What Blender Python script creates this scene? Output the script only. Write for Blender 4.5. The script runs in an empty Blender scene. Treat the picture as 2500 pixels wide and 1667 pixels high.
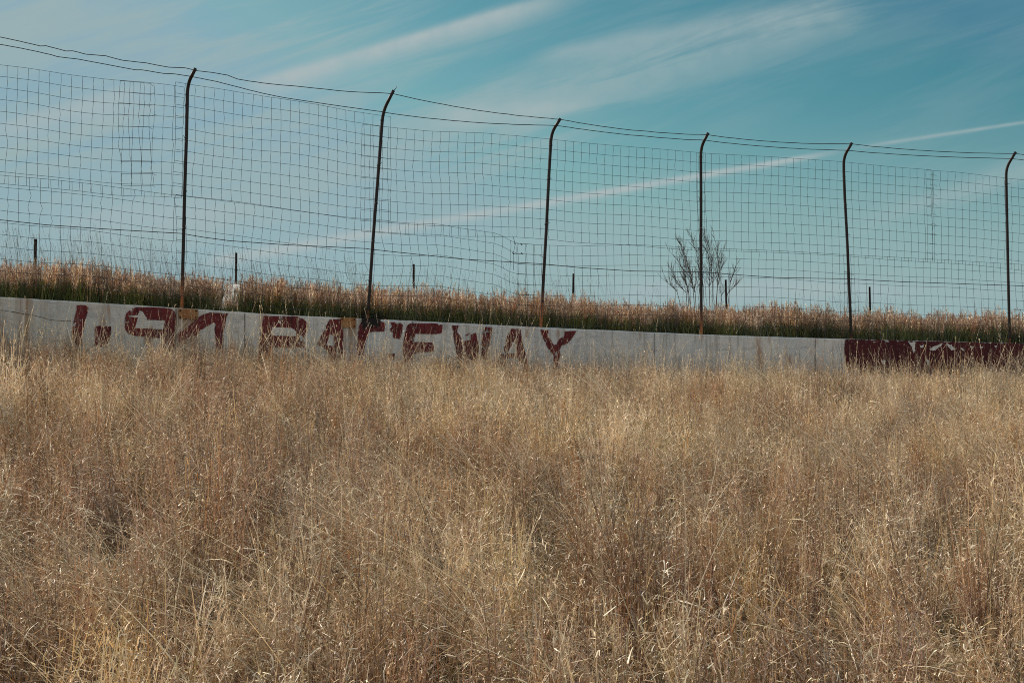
import bpy, math, random
import numpy as np
from mathutils import Vector, noise
random.seed(7); RNG = np.random.default_rng(11)
R = math.radians

# ------------------------------------------------------------------ camera
sc = bpy.context.scene
F = 50.0 / 36.0 * 2500.0          # focal length in photo pixels
PITCH = math.atan((1000 - 833.5) / F)
EYE = Vector((0, 0, 1.6))
cam_d = bpy.data.cameras.new("camera"); cam_d.lens = 50; cam_d.sensor_width = 36
cam_d.clip_start = 0.05; cam_d.clip_end = 5000
cam = bpy.data.objects.new("camera", cam_d); sc.collection.objects.link(cam)
cam.location = EYE; cam.rotation_euler = (R(90) + PITCH, 0, 0)
sc.camera = cam

# ------------------------------------------------------------------ exposure
sc.view_settings.view_transform = 'Standard'; sc.view_settings.look = 'None'
sc.view_settings.exposure = 0.0; sc.view_settings.gamma = 1.0
sc.cycles.use_denoising = False
sc.cycles.max_bounces = 6; sc.cycles.diffuse_bounces = 3; sc.cycles.glossy_bounces = 2
sc.cycles.transmission_bounces = 4; sc.cycles.transparent_max_bounces = 8
sc.cycles.filter_width = 1.0
sc.cycles.caustics_reflective = False; sc.cycles.caustics_refractive = False

# ------------------------------------------------------------------ sun and sky
SUN_EL, SUN_AZ = 40.0, -58.0       # azimuth measured from +Y towards +X
sl = bpy.data.lights.new("sun", 'SUN'); sl.energy = 5.0; sl.angle = R(0.53); sl.color = (1.0, 0.93, 0.83)
so = bpy.data.objects.new("sun", sl); sc.collection.objects.link(so)
sdir = Vector((math.sin(R(SUN_AZ)) * math.cos(R(SUN_EL)), math.cos(R(SUN_AZ)) * math.cos(R(SUN_EL)), math.sin(R(SUN_EL))))
so.rotation_euler = sdir.to_track_quat('Z', 'Y').to_euler()
so.location = (-20, 12, 25)

def ray(px, py):
    """world direction through a photo pixel, scaled to one metre of depth along +Y"""
    x = (px - 1250) / F; z = -(py - 833.5) / F
    y = 1.0
    c, s = math.cos(PITCH), math.sin(PITCH)
    d = Vector((x, y * c - z * s, y * s + z * c))
    return d / d.y
def at(px, py, depth):
    return EYE + ray(px, py) * depth

class NT:
    """small helper for node trees"""
    def __init__(self, tree): self.t = tree; self.n = tree.nodes; self.l = tree.links
    def add(self, typ, **kw):
        nd = self.n.new(typ)
        for k, v in kw.items(): setattr(nd, k, v)
        return nd
    def link(self, a, b): self.l.new(a, b)
    def put(self, sock, v):
        if hasattr(v, 'is_linked') or isinstance(v, bpy.types.NodeSocket): self.l.new(v, sock)
        else: sock.default_value = v
    def math(self, op, a, b=0.0, c=0.0, clamp=False):
        nd = self.add('ShaderNodeMath', operation=op); nd.use_clamp = clamp
        for i, v in enumerate((a, b, c)): self.put(nd.inputs[i], v)
        return nd.outputs[0]
    def mix(self, f, a, b, mode='MIX'):
        nd = self.add('ShaderNodeMix', data_type='RGBA', blend_type=mode); nd.clamp_factor = True
        self.put(nd.inputs[0], f); self.put(nd.inputs[6], a); self.put(nd.inputs[7], b)
        return nd.outputs[2]
    def noise(self, vec, scale, detail=3.0, rough=0.5, dist=0.0):
        nd = self.add('ShaderNodeTexNoise'); self.put(nd.inputs['Vector'], vec)
        nd.inputs['Scale'].default_value = scale; nd.inputs['Detail'].default_value = detail
        nd.inputs['Roughness'].default_value = rough; nd.inputs['Distortion'].default_value = dist
        return nd.outputs['Fac']
    def ramp(self, f, lo, hi, a=0.0, b=1.0, smooth=True):
        nd = self.add('ShaderNodeMapRange'); nd.interpolation_type = 'SMOOTHSTEP' if smooth else 'LINEAR'
        self.put(nd.inputs['Value'], f); self.put(nd.inputs['From Min'], lo); self.put(nd.inputs['From Max'], hi)
        self.put(nd.inputs['To Min'], a); self.put(nd.inputs['To Max'], b)
        return nd.outputs['Result']
    def xyz(self, x, y, z):
        nd = self.add('ShaderNodeCombineXYZ')
        for i, v in enumerate((x, y, z)): self.put(nd.inputs[i], v)
        return nd.outputs[0]

w = bpy.data.worlds.new("World"); sc.world = w; w.use_nodes = True
w.node_tree.nodes.clear(); q = NT(w.node_tree)
sky = q.add('ShaderNodeTexSky', sky_type='NISHITA'); sky.sun_disc = False
sky.sun_elevation = R(SUN_EL); sky.sun_rotation = R(SUN_AZ)
sky.air_density = 1.0; sky.dust_density = 1.6; sky.ozone_density = 1.0; sky.altitude = 200
tc = q.add('ShaderNodeTexCoord'); sep = q.add('ShaderNodeSeparateXYZ'); q.link(tc.outputs['Generated'], sep.inputs[0])
yy = q.math('MAXIMUM', q.math('ABSOLUTE', sep.outputs[1]), 0.08)
U = q.math('DIVIDE', sep.outputs[0], yy); V = q.math('DIVIDE', sep.outputs[2], yy)
UV = q.xyz(U, V, 0.0)
hs = q.add('ShaderNodeHueSaturation'); hs.inputs['Saturation'].default_value = 0.80; hs.inputs['Hue'].default_value = 0.47
q.link(sky.outputs[0], hs.inputs['Color'])
base = q.mix(1.0, hs.outputs[0], (0.92, 0.99, 0.86, 1), 'MULTIPLY')
wob = q.noise(UV, 5.0, 3.0, 0.55)
wob2 = q.noise(UV, 40.0, 3.0, 0.6)
def streak(p0, p1, w0, w1, amt, f0=0.08, f1=0.08, wobble=0.01, skew=1.0):
    """soft cloud band between two directions of the sky; widths are in tangent units"""
    a = ray(*p0); b = ray(*p1); du, dv = b.x - a.x, b.z - a.z; L = math.hypot(du, dv); du /= L; dv /= L
    ru = q.math('SUBTRACT', U, a.x); rv = q.math('SUBTRACT', V, a.z)
    t = q.math('DIVIDE', q.math('ADD', q.math('MULTIPLY', ru, du), q.math('MULTIPLY', rv, dv)), L)
    d = q.math('SUBTRACT', q.math('MULTIPLY', rv, du), q.math('MULTIPLY', ru, dv))
    d = q.math('ADD', d, q.math('MULTIPLY', q.math('SUBTRACT', wob, 0.5), wobble))
    wd = q.ramp(t, 0, 1, w0, w1, False)
    d = q.math('DIVIDE', d, wd)
    # one side soft, the other crisper
    neg = q.math('LESS_THAN', d, 0.0)
    d = q.math('MULTIPLY', d, q.math('ADD', 1.0, q.math('MULTIPLY', neg, skew - 1.0)))
    g = q.math('POWER', 2.718, q.math('MULTIPLY', q.math('MULTIPLY', d, d), -1.0))
    e = q.math('MULTIPLY', q.ramp(t, 0, f0), q.ramp(t, 1.0 - f1, 1.0, 1.0, 0.0))
    tex = q.ramp(wob2, 0.15, 0.8, 0.65, 1.1)
    return q.math('MULTIPLY', q.math('MULTIPLY', q.math('MULTIPLY', g, e), tex), amt)
px = 1.0 / F
# fibres drawn out along the wind, used to tear every band
an = R(19)
def along(ang, su, sv, off):
    a_ = R(ang)
    cu_ = q.math('ADD', q.math('MULTIPLY', U, math.cos(a_)), q.math('MULTIPLY', V, math.sin(a_)))
    cv_ = q.math('SUBTRACT', q.math('MULTIPLY', V, math.cos(a_)), q.math('MULTIPLY', U, math.sin(a_)))
    return q.xyz(q.math('MULTIPLY', cu_, su), q.math('MULTIPLY', cv_, sv), off)
fib = q.noise(along(17, 5.0, 46.0, 1.7), 1.0, 6.0, 0.62, 0.5)
fib2 = q.noise(along(24, 3.0, 20.0, 4.1), 1.0, 5.0, 0.55, 0.8)
fibm = q.ramp(fib, .38, .62, .22, 1.35)
thin = [
    streak((560, 226), (1430, -30), 17*px, 12*px, .95, .12, .25, .006, .4),
    streak((470, 645), (2080, 364), 14*px, 6*px, 1.0, .06, .10, .002, .8),
    streak((2060, 366), (2560, 290), 5*px, 4*px, .55, .25, .02, .002, .9),
    streak((1270, 140), (2150, 10), 18*px, 36*px, .42, .15, .3, .02, .6),
    streak((1000, 300), (1500, 250), 26*px, 20*px, .55, .3, .4, .02, .8),
    streak((1380, 700), (2420, 706), 26*px, 14*px, .50, .3, .4, .01, .6),
    streak((60, 540), (700, 500), 40*px, 26*px, .40, .3, .4, .02, .7),
    streak((-60, 330), (480, 190), 20*px, 26*px, .60, .2, .4, .03, .5),
]
wide = [
    streak((500, 420), (2350, -40), 55*px, 55*px, .46, .25, .25, .04, .7),
    streak((300, 600), (1700, 190), 80*px, 60*px, .55, .25, .3, .05, .8),
    streak((-300, 430), (1000, 150), 60*px, 70*px, .62, .2, .4, .04, .8),
    streak((-200, 90), (1100, 30), 90*px, 70*px, .55, .1, .4, .05, .8),
    streak((-300, 640), (1100, 400), 70*px, 70*px, .60, .1, .5, .05, .8),
    streak((1850, 660), (2650, 370), 34*px, 30*px, .50, .3, .2, .03, .8),
    streak((1300, 740), (2700, 690), 60*px, 50*px, .60, .2, .3, .03, .8),
]
bands = [q.math('MULTIPLY', b_, fibm) for b_ in wide]
cir = q.math('MULTIPLY', q.ramp(fib2, 0.36, 0.62, 0.0, 0.55), fibm)
leftv = q.ramp(U, -0.30, 0.22, 1.0, 0.22)
fac = q.math('MULTIPLY', cir, leftv)
veil = q.math('MULTIPLY', q.ramp(U, -0.42, 0.05, 0.12, 0.0), 1.0)
fac = q.math('MAXIMUM', fac, 0.0); fac = q.math('ADD', fac, veil)
for b_ in bands:
    fac = q.math('SUBTRACT', q.math('ADD', fac, b_), q.math('MULTIPLY', fac, b_))
up = q.ramp(sep.outputs[2], -0.02, 0.03)
fac = q.math('MULTIPLY', fac, up, clamp=True)
# grade of the clear sky: deep teal overhead, pale at the horizon
sp = q.add('ShaderNodeSeparateColor'); q.link(base, sp.inputs[0]); cc = q.add('ShaderNodeCombineColor')
for i_, (lo, gm, mul) in enumerate(((.262, 2.8, .074), (.381, 1.85, .236), (.402, 1.5, .310))):
    v_ = q.math('MULTIPLY', q.math('POWER', q.math('DIVIDE', q.math('MULTIPLY', sp.outputs[i_], .095), lo), gm), mul * 10)
    q.link(q.math('MINIMUM', q.math('MAXIMUM', v_, (.7, 2.2, 3.1)[i_]), (2.4, 4.0, 4.9)[i_]), cc.inputs[i_])
base = q.mix(q.ramp(sep.outputs[2], .06, .22, .85, 0.0), cc.outputs[0], (3.2, 4.55, 4.7, 1))
col = q.mix(fac, base, (3.2, 4.35, 4.5, 1))
fac2 = 0.0
for b_ in thin:
    fac2 = b_ if isinstance(fac2, float) else q.math('SUBTRACT', q.math('ADD', fac2, b_), q.math('MULTIPLY', fac2, b_))
col = q.mix(q.math('MULTIPLY', fac2, up, clamp=True), col, (3.95, 4.75, 4.85, 1))
# added fill light: unseen broken bright cloud in the half behind the camera
rear_fill = q.ramp(sep.outputs[1], .10, -.25, 0.0, 1.0)
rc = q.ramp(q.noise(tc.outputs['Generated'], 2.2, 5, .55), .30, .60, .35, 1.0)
col = q.mix(q.math('MULTIPLY', q.math('MULTIPLY', rear_fill, rc), up), col, (4.8, 5.1, 5.25, 1))
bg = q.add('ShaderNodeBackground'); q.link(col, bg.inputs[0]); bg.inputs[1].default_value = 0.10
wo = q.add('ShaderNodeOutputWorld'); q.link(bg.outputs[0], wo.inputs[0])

# ------------------------------------------------------------------ helpers
def tag(o, label=None, cat=None, group=None, kind=None):
    if label: o['label'] = label
    if cat: o['category'] = cat
    if group: o['group'] = group
    if kind: o['kind'] = kind
    return o
def empty(name, loc=(0, 0, 0)):
    o = bpy.data.objects.new(name, None); o.location = loc; o.empty_display_size = 0.2
    sc.collection.objects.link(o); return o

class MB:
    """collects verts / faces / vertex colours and becomes ONE mesh object"""
    def __init__(self): self.v = []; self.f = []; self.c = []
    def quadstrip(self, L, Rr, cols):
        n = len(self.v)
        for a, b, c in zip(L, Rr, cols): self.v += [a, b]; self.c += [c, c]
        for i in range(len(L) - 1): k = n + 2 * i; self.f.append((k, k + 1, k + 3, k + 2))
    def tube(self, pts, rad, sides=4, col=(0.1, 0.1, 0.1), cap=True, squash=None):
        pts = [Vector(p) for p in pts]; n0 = len(self.v); N = len(pts)
        rads = rad if isinstance(rad, (list, tuple)) else [rad] * N
        for i, p in enumerate(pts):
            d = (pts[min(i + 1, N - 1)] - pts[max(i - 1, 0)])
            if d.length < 1e-9: d = Vector((0, 0, 1))
            d.normalize()
            ref = Vector((0, 1, 0)) if abs(d.y) < 0.9 else Vector((1, 0, 0))
            a = d.cross(ref).normalized(); b = d.cross(a)
            for k in range(sides):
                th = 2 * math.pi * k / sides
                self.v.append(tuple(p + (a * math.cos(th) + b * math.sin(th)) * rads[i])); self.c.append(col)
        for i in range(N - 1):
            for k in range(sides):
                a0 = n0 + i * sides + k; a1 = n0 + i * sides + (k + 1) % sides
                self.f.append((a0, a1, a1 + sides, a0 + sides))
        if cap:
            self.f.append(tuple(n0 + k for k in range(sides))[::-1])
            self.f.append(tuple(n0 + (N - 1) * sides + k for k in range(sides)))
    def mesh(self, name, mat, smooth=False, colors=False):
        me = bpy.data.meshes.new(name); me.from_pydata([tuple(p) for p in self.v], [], self.f); me.materials.append(mat)
        if colors:
            at_ = me.color_attributes.new("Col", 'FLOAT_COLOR', 'POINT')
            arr = np.ones((len(self.v), 4), dtype=np.float32); arr[:, :3] = np.array(self.c, dtype=np.float32)
            at_.data.foreach_set('color', arr.ravel())
        if smooth: me.polygons.foreach_set('use_smooth', [True] * len(me.polygons))
        me.update(); return me
    def build(self, name, mat, parent=None, smooth=False, colors=False):
        o = bpy.data.objects.new(name, self.mesh(name, mat, smooth, colors)); sc.collection.objects.link(o)
        if parent is not None:
            o.parent = parent; o.matrix_parent_inverse = parent.matrix_basis.inverted() if parent.location.length else o.matrix_parent_inverse
        return o

def material(name):
    m = bpy.data.materials.new(name); m.use_nodes = True; m.node_tree.nodes.clear()
    return m, NT(m.node_tree)
def finish(qn, shader, disp=None):
    o = qn.add('ShaderNodeOutputMaterial'); qn.link(shader, o.inputs[0])
    if disp is not None: qn.link(disp, o.inputs[2])
def principled(qn, col, rough=0.8, spec=0.3, normal=None, metal=0.0):
    p = qn.add('ShaderNodeBsdfPrincipled'); qn.put(p.inputs['Base Color'], col); qn.put(p.inputs['Roughness'], rough)
    p.inputs['Specular IOR Level'].default_value = spec; p.inputs['Metallic'].default_value = metal
    if normal is not None: qn.link(normal, p.inputs['Normal'])
    return p.outputs[0]
def bump(qn, h, strength, dist=0.01):
    b = qn.add('ShaderNodeBump'); b.inputs['Strength'].default_value = strength; b.inputs['Distance'].default_value = dist
    qn.link(h, b.inputs['Height']); return b.outputs[0]

# ------------------------------------------------------------------ plan of the wall (front face), all in metres
PXS = np.arange(-420, 3021, 20.0)
_dx = [-420, -45, 455, 907, 1330, 1713, 2075, 2465, 2860, 3020]
_dd = [16.6, 17.35, 18.4, 19.4, 20.4, 21.3, 22.1, 22.85, 23.5, 23.8]
def depth(p): return float(np.interp(p, _dx, _dd))
_tx = [-420, 0, 300, 400, 700, 880, 930, 1150, 1350, 1430, 1700, 2050, 2500, 3020]
_ty = [697, 724.5, 743, 749, 769.5, 777, 779.5, 790, 800.5, 803.5, 816, 827, 838, 850]
def topy(p): return float(np.interp(p, _tx, _ty))
WP = np.array([[*at(p, topy(p), depth(p))] for p in PXS])      # wall top front edge
# smooth the plan and the top so the wall reads as one long gentle curve
k = np.ones(9) / 9
for c in range(3):
    pad = np.concatenate([WP[0, c] + (WP[1, c] - WP[0, c]) * np.arange(-4, 0), WP[:, c], WP[-1, c] + (WP[-1, c] - WP[-2, c]) * np.arange(1, 5)])
    WP[:, c] = np.convolve(pad, k, 'valid')
WX, WY, WZ = WP[:, 0], WP[:, 1], WP[:, 2]
def wall_y(x):
    x = np.asarray(x, dtype=float)
    y = np.interp(x, WX, WY)
    sl_ = (WY[1] - WY[0]) / (WX[1] - WX[0]); sr = (WY[-1] - WY[-2]) / (WX[-1] - WX[-2])
    y = np.where(x < WX[0], WY[0] + np.maximum(x - WX[0], -12) * sl_, y)
    return np.where(x > WX[-1], WY[-1] + np.minimum(x - WX[-1], 12) * sr, y)
def wall_z(x): return np.interp(np.asarray(x, dtype=float), WX, WZ)
def on_wall(px_, py_, off=0.0):
    """point where the line of sight through a photo pixel meets the wall's front face"""
    d = ray(px_, py_); t = depth(px_)
    for _ in range(6): t = float(wall_y(d.x * t))
    p = EYE + d * t; p.y -= off; return p
WALL_H, WALL_T = 0.92, 0.20

def hn(x, y, s, seed=0.0): return noise.noise(Vector((x * s + seed, y * s - seed, seed)))

def ground_z(x, y):
    wy = float(wall_y(x)); wz = float(wall_z(x)); s = y - wy
    if s < 0.08:
        t = (y - 2.5) / (wy - 2.5)
        foot = wz - WALL_H + 0.12
        z = foot * max(t, 0) ** 1.02 if t > 0 else 0.05 * t * 6
        z += 0.05 * hn(x, y, 0.45, 3.1) * min(1, max(0, -s) / 1.5) + 0.03 * hn(x, y, 1.4, 9.0) * min(1, max(0, -s) / 1.0)
        return max(z, -2.5)
    bank = wz - 0.05
    if s < 3.6: return bank + 0.02 * hn(x, y, 1.2, 5.0) + 0.02 * min(s, 3)
    return max(bank + 0.06 - (s - 3.6) * 0.42, -0.6 - (0.0012 * (s - 10) if s > 10 else 0))

# ------------------------------------------------------------------ ground: one sheet to the horizon
def build_ground():
    m, n = material("soil")
    geo = n.add('ShaderNodeNewGeometry')
    a = n.noise(geo.outputs['Position'], 1.3, 6, 0.6); b = n.noise(geo.outputs['Position'], 22, 5, 0.7)
    c = n.mix(n.ramp(a, .35, .65), (0.085, 0.060, 0.036, 1), (0.17, 0.125, 0.075, 1))
    c = n.mix(n.ramp(b, .4, .7), c, (0.055, 0.052, 0.022, 1))
    finish(n, principled(n, c, 0.95, 0.1, bump(n, b, 0.6, 0.03)))
    # columns follow the wall, so its foot and the bank have clean edges
    us = [-1500, -700, -300, -120, -60, -35, -22, -16] + list(np.arange(-12, 18.01, 0.35)) + [21, 26, 40, 70, 130, 300, 700, 1500]
    vs = [-1.0, -0.6, -0.3, -0.1, 0.0] + list(np.linspace(0.02, 0.985, 54)) + [1.0]
    back = [0.085, 0.2, 0.5, 1, 1.5, 2.2, 3.0, 3.6, 4.5, 6, 8, 10, 16, 30, 70, 200, 600, 1800]
    V_, Fc = [], []; rows = []
    for u in us:
        wy = float(wall_y(u)); col_ = []
        for v in vs:
            y = 2.5 + v * (wy + 0.075 - 2.5) if v >= 0 else 2.5 + v * 900
            if v < 0 and v > -0.2: y = 2.5 + v * 60
            col_.append((u, y, ground_z(u, min(y, wy + 0.07))))
        for s in back: col_.append((u, wy + s, ground_z(u, wy + s)))
        rows.append(col_)
    nn = len(rows[0])
    for r_ in rows: V_ += r_
    for i in range(len(rows) - 1):
        for j in range(nn - 1): Fc.append((i * nn + j, (i + 1) * nn + j, (i + 1) * nn + j + 1, i * nn + j + 1))
    me = bpy.data.meshes.new("ground"); me.from_pydata(V_, [], Fc); me.materials.append(m)
    me.polygons.foreach_set('use_smooth', [True] * len(me.polygons))
    o = bpy.data.objects.new("ground", me); sc.collection.objects.link(o)
    tag(o, "bare brown soil of the rising slope beneath the dry grass", "ground", kind="structure")
build_ground()

# ------------------------------------------------------------------ concrete wall
STX = [on_wall(455, 790).x, on_wall(850, 810).x, on_wall(60, 760).x, on_wall(640, 790).x]
def wall_material():
    m, n = material("weathered_white_wall")
    geo = n.add('ShaderNodeNewGeometry'); P = geo.outputs['Position']
    s = n.add('ShaderNodeSeparateXYZ'); n.link(P, s.inputs[0])
    big = n.noise(P, 1.1, 5, 0.6, 0.4); mid = n.noise(P, 6, 6, 0.65, 0.3); fine = n.noise(P, 45, 5, 0.7)
    streakv = n.noise(n.xyz(n.math('MULTIPLY', s.outputs[0], 16.0), n.math('MULTIPLY', s.outputs[1], 16.0), n.math('MULTIPLY', s.outputs[2], 0.9)), 1.0, 5, 0.65)
    c = n.mix(n.ramp(mid, .32, .68), (0.70, 0.67, 0.64, 1), (0.80, 0.77, 0.72, 1))
    c = n.mix(n.ramp(big, .42, .58, 0, .75), c, (0.60, 0.62, 0.63, 1))            # bluish repaint
    c = n.mix(n.ramp(streakv, .47, .68, 0, .70), c, (0.38, 0.35, 0.31, 1))        # drip stains
    lft = n.ramp(s.outputs[0], -6.5, -1.5, .70, 0)                                # bare concrete shows on the left
    c = n.mix(n.math('MULTIPLY', lft, n.ramp(mid, .3, .62, .25, 1)), c, (0.60, 0.55, 0.46, 1))
    # rusty weeping spots
    r1 = n.noise(n.xyz(n.math('MULTIPLY', s.outputs[0], 1.0), n.math('MULTIPLY', s.outputs[1], 1.0), n.math('MULTIPLY', s.outputs[2], 0.35)), 3.3, 4, 0.55)
    c = n.mix(n.ramp(r1, .585, .70, 0, .75), c, (0.34, 0.17, 0.08, 1))
    for (sx_, wid_) in ((STX[0], .30), (STX[1], .24), (STX[2], .12), (STX[3], .10)):
        g_ = n.ramp(n.math('ABSOLUTE', n.math('SUBTRACT', s.outputs[0], sx_)), wid_ * .25, wid_, .85, 0.0)
        c = n.mix(n.math('MULTIPLY', g_, n.ramp(streakv, .36, .56, .15, 1.0)), c, (0.33, 0.20, 0.11, 1))
    c = n.mix(n.math('MULTIPLY', n.ramp(s.outputs[2], 2.02, 2.5, .7, 0.0), n.ramp(mid, .35, .6, .2, 1.0)), c, (0.30, 0.25, 0.19, 1))  # brown stain at the foot, with dark grass shade painted in
    c = n.mix(n.ramp(fine, .56, .66, 0, .6), c, (0.27, 0.25, 0.22, 1))
    sm = n.noise(n.xyz(n.math('MULTIPLY', s.outputs[0], 1.6), n.math('MULTIPLY', s.outputs[1], 1.6), n.math('MULTIPLY', s.outputs[2], 5.0)), 1.6, 6, .7, 1.0)
    c = n.mix(n.ramp(sm, .52, .62, 0, .5), c, (0.40, 0.39, 0.38, 1))
    b = bump(n, n.math('ADD', mid, n.math('MULTIPLY', fine, .4)), 0.5, 0.012)
    finish(n, principled(n, c, 0.85, 0.25, b)); return m
def paint_material(name, colr, col2, chip=0.66, back=None):
    m, n = material(name)
    geo = n.add('ShaderNodeNewGeometry'); P = geo.outputs['Position']
    a = n.noise(P, 4, 5, 0.6); b = n.noise(P, 26, 6, 0.7, 0.3); f = n.noise(P, 9, 5, 0.7, 0.5)
    c = n.mix(n.ramp(a, .35, .65), colr, col2)
    c = n.mix(n.ramp(b, .55, .66, 0, .65), c, (0.28, 0.16, 0.14, 1))
    st = n.add('ShaderNodeSeparateXYZ'); n.link(P, st.inputs[0])
    dr = n.noise(n.xyz(n.math('MULTIPLY', st.outputs[0], 34.0), n.math('MULTIPLY', st.outputs[1], 34.0), n.math('MULTIPLY', st.outputs[2], 3.0)), 1.0, 5, .65)
    c = n.mix(n.ramp(dr, .52, .66, 0, .75), c, (0.030, 0.014, 0.013, 1))
    c = n.mix(n.ramp(dr, .30, .42, .55, 0), c, (0.24, 0.12, 0.11, 1))
    sh = principled(n, c, 0.7, 0.25, bump(n, b, 0.4, 0.006))
    tr = n.add('ShaderNodeBsdfTransparent').outputs[0]
    k_ = n.math('MAXIMUM', n.ramp(f, chip, chip + .02), n.ramp(b, chip + .03, chip + .05))
    mx = n.add('ShaderNodeMixShader'); n.link(k_, mx.inputs[0]); n.link(sh, mx.inputs[1]); n.link(tr, mx.inputs[2])
    finish(n, mx.outputs[0]); return m
def rust_material(name, c0, c1, c2):
    m, n = material(name)
    geo = n.add('ShaderNodeNewGeometry'); P = geo.outputs['Position']
    a = n.noise(P, 18, 5, 0.65); b = n.noise(P, 60, 5, 0.7)
    c = n.mix(n.ramp(a, .38, .62), c0, c1); c = n.mix(n.ramp(b, .55, .7, 0, .8), c, c2)
    finish(n, principled(n, c, 0.8, 0.3, bump(n, b, 0.5, 0.004))); return m
M_WALL = wall_material()
M_RED = paint_material("flaking_red_paint", (0.115, 0.013, 0.017, 1), (0.185, 0.026, 0.028, 1), 0.60)
M_RED2 = paint_material("dark_red_paint", (0.068, 0.009, 0.013, 1), (0.095, 0.013, 0.016, 1), 0.70)
M_BLK = paint_material("chipped_black", (0.012, 0.011, 0.011, 1), (0.022, 0.018, 0.016, 1), 0.72)
M_PLATE = rust_material("rusted_plate", (0.42, 0.21, 0.085, 1), (0.30, 0.12, 0.045, 1), (0.50, 0.40, 0.28, 1))

def build_wall():
    root = empty("concrete_wall", tuple(at(1250, 900, depth(1250))))
    tag(root, "long low weathered white concrete wall with faded red painted lettering, foot hidden in dry grass", "wall")
    mb = MB(); xs = np.arange(WX[0], WX[-1], 0.12)
    zc = [0, -0.02, -0.35, -0.7, -WALL_H - 0.35]
    ring = []
    for x in xs:
        y = float(wall_y(x)); z = float(wall_z(x)) + 0.004 * hn(x, 0, 2.3, 1.0) + 0.003 * hn(x, 0, 11, 2.0)
        d = 0.004 * hn(x, 1, 1.7, 4)
        prof = [(y + d + 0.012, z - 1.3), (y + d + 0.006, z - 0.7), (y + d, z - 0.35), (y + d, z - 0.018), (y + d + 0.014, z), (y + WALL_T - 0.014, z), (y + WALL_T, z - 0.018), (y + WALL_T, z - 1.3)]
        n0 = len(mb.v)
        for (yy_, zz) in prof: mb.v.append((x, yy_, zz))
        ring.append(n0)
    K = 8
    for a, b in zip(ring[:-1], ring[1:]):
        for k_ in range(K):
            k2 = (k_ + 1) % K
            mb.f.append((a + k_, b + k_, b + k2, a + k2))
    mb.f.append(tuple(ring[0] + i for i in range(K))); mb.f.append(tuple(ring[-1] + i for i in range(K))[::-1])
    w_ = mb.build("wall_body", M_WALL, root)

    def rag(poly, amp, step=3.0, seed=0):
        out = []
        for i in range(len(poly)):
            a = poly[i]; b = poly[(i + 1) % len(poly)]; L = math.hypot(b[0] - a[0], b[1] - a[1]); kk = max(1, int(L / step))
            for j in range(kk):
                t = j / kk; x = a[0] + (b[0] - a[0]) * t; y = a[1] + (b[1] - a[1]) * t
                out.append((x + amp * (hn(x, y, 0.21, seed) + .6 * hn(x, y, 0.7, seed + 2)), y + amp * (hn(x, y, 0.21, seed + 5) + .6 * hn(x, y, 0.7, seed + 8))))
        return out
    def sheet(name, polys, mat, off, o_=(0, 0), sc_=1.0, amp=0.8, label=None, thick=0.003):
        m_ = MB()
        for si, poly in enumerate(polys):
            pts = rag([(o_[0] + x / sc_, o_[1] + y / sc_) for x, y in poly], amp, seed=si * 3.3)
            n0 = len(m_.v); n_ = len(pts)
            for (x, y) in pts: m_.v.append(tuple(on_wall(x, y, off)))
            for (x, y) in pts: m_.v.append(tuple(on_wall(x, y, off - thick)))
            m_.f.append(tuple(range(n0, n0 + n_)))
            for i in range(n_): j = (i + 1) % n_; m_.f.append((n0 + i, n0 + n_ + i, n0 + n_ + j, n0 + j))
        o = m_.build(name, mat, root)
        if label: o['label'] = label
        return o
    A2 = ((150, 720), 7.84); A3 = ((400, 720), 7.84); A4 = ((610, 740), 7.84); A5 = ((850, 740), 7.84); A6 = ((1080, 760), 6.72); A7 = ((2050, 780), 5.227)
    E1, E2 = 0.010, 0.014
    sheet("painted_letter", [[(300,195),(460,195),(520,240),(505,330),(460,470),(440,640),(410,740),(400,960),(300,960),(200,760),(222,560),(258,420),(292,300)]], M_RED, E1, *A2, label="red letter I")
    sheet("painted_hyphen", [[(645,595),(955,600),(950,760),(860,1000),(640,980)]], M_RED, E1, *A2)
    sheet("painted_digit", [[(1210,640),(1215,470),(1250,350),(1330,270),(1450,235),(1700,235),(1950,245),(2110,270),(2170,320),(2200,420),(2190,600),(2170,850),(2150,1100),(1930,1100),(1950,830),(1700,810),(1420,780),(1290,740)]], M_RED, E1, *A2, label="red digit 9")
    sheet("whitened_patch", [[(1290,398),(1465,390),(1500,300),(1560,320),(1600,390),(1640,440),(1640,480),(1990,490),(1950,660),(1420,635),(1450,500),(1470,435),(1290,418)]], M_WALL, E2, *A2, amp=.5)
    sheet("painted_digit", [[(270,740),(480,600),(650,440),(760,370),(900,340),(1060,345),(1230,355),(1195,440),(1180,560),(1150,700),(1130,1100),(1010,1100),(1000,900),(975,640),(1000,560),(970,520),(700,670),(640,760),(560,780),(480,800),(400,980),(290,980)]], M_RED, E1, *A3, label="red digit 4")
    sheet("painted_letter", [[(270,245),(900,250),(1000,290),(1090,350),(1115,450),(1095,560),(1040,680),(1060,840),(1120,1050),(930,1060),(860,860),(440,840),(400,1080),(160,1080),(190,760),(215,600),(240,420)]], M_RED, E1, *A4, label="red letter R")
    sheet("whitened_patch", [[(425,458),(800,478),(870,520),(885,560),(890,632),(410,620)], [(540,345),(600,350),(608,395),(560,388)], [(935,615),(1022,630),(1005,750),(965,700)], [(860,860),(1050,850),(1060,1060),(890,1060)]], M_WALL, E2, *A4, amp=.6)
    sheet("painted_letter", [[(1530,310),(1755,310),(1765,470),(1795,640),(1785,800),(1780,1100),(1560,1080),(1480,900),(1400,840),(1290,790),(1330,680),(1420,540),(1470,430)]], M_RED, E1, *A4, label="red letter A between the R and the C")
    sheet("whitened_patch", [[(1540,600),(1600,620),(1612,825),(1465,800),(1500,700)]], M_WALL, E2, *A4, amp=.5)
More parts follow.
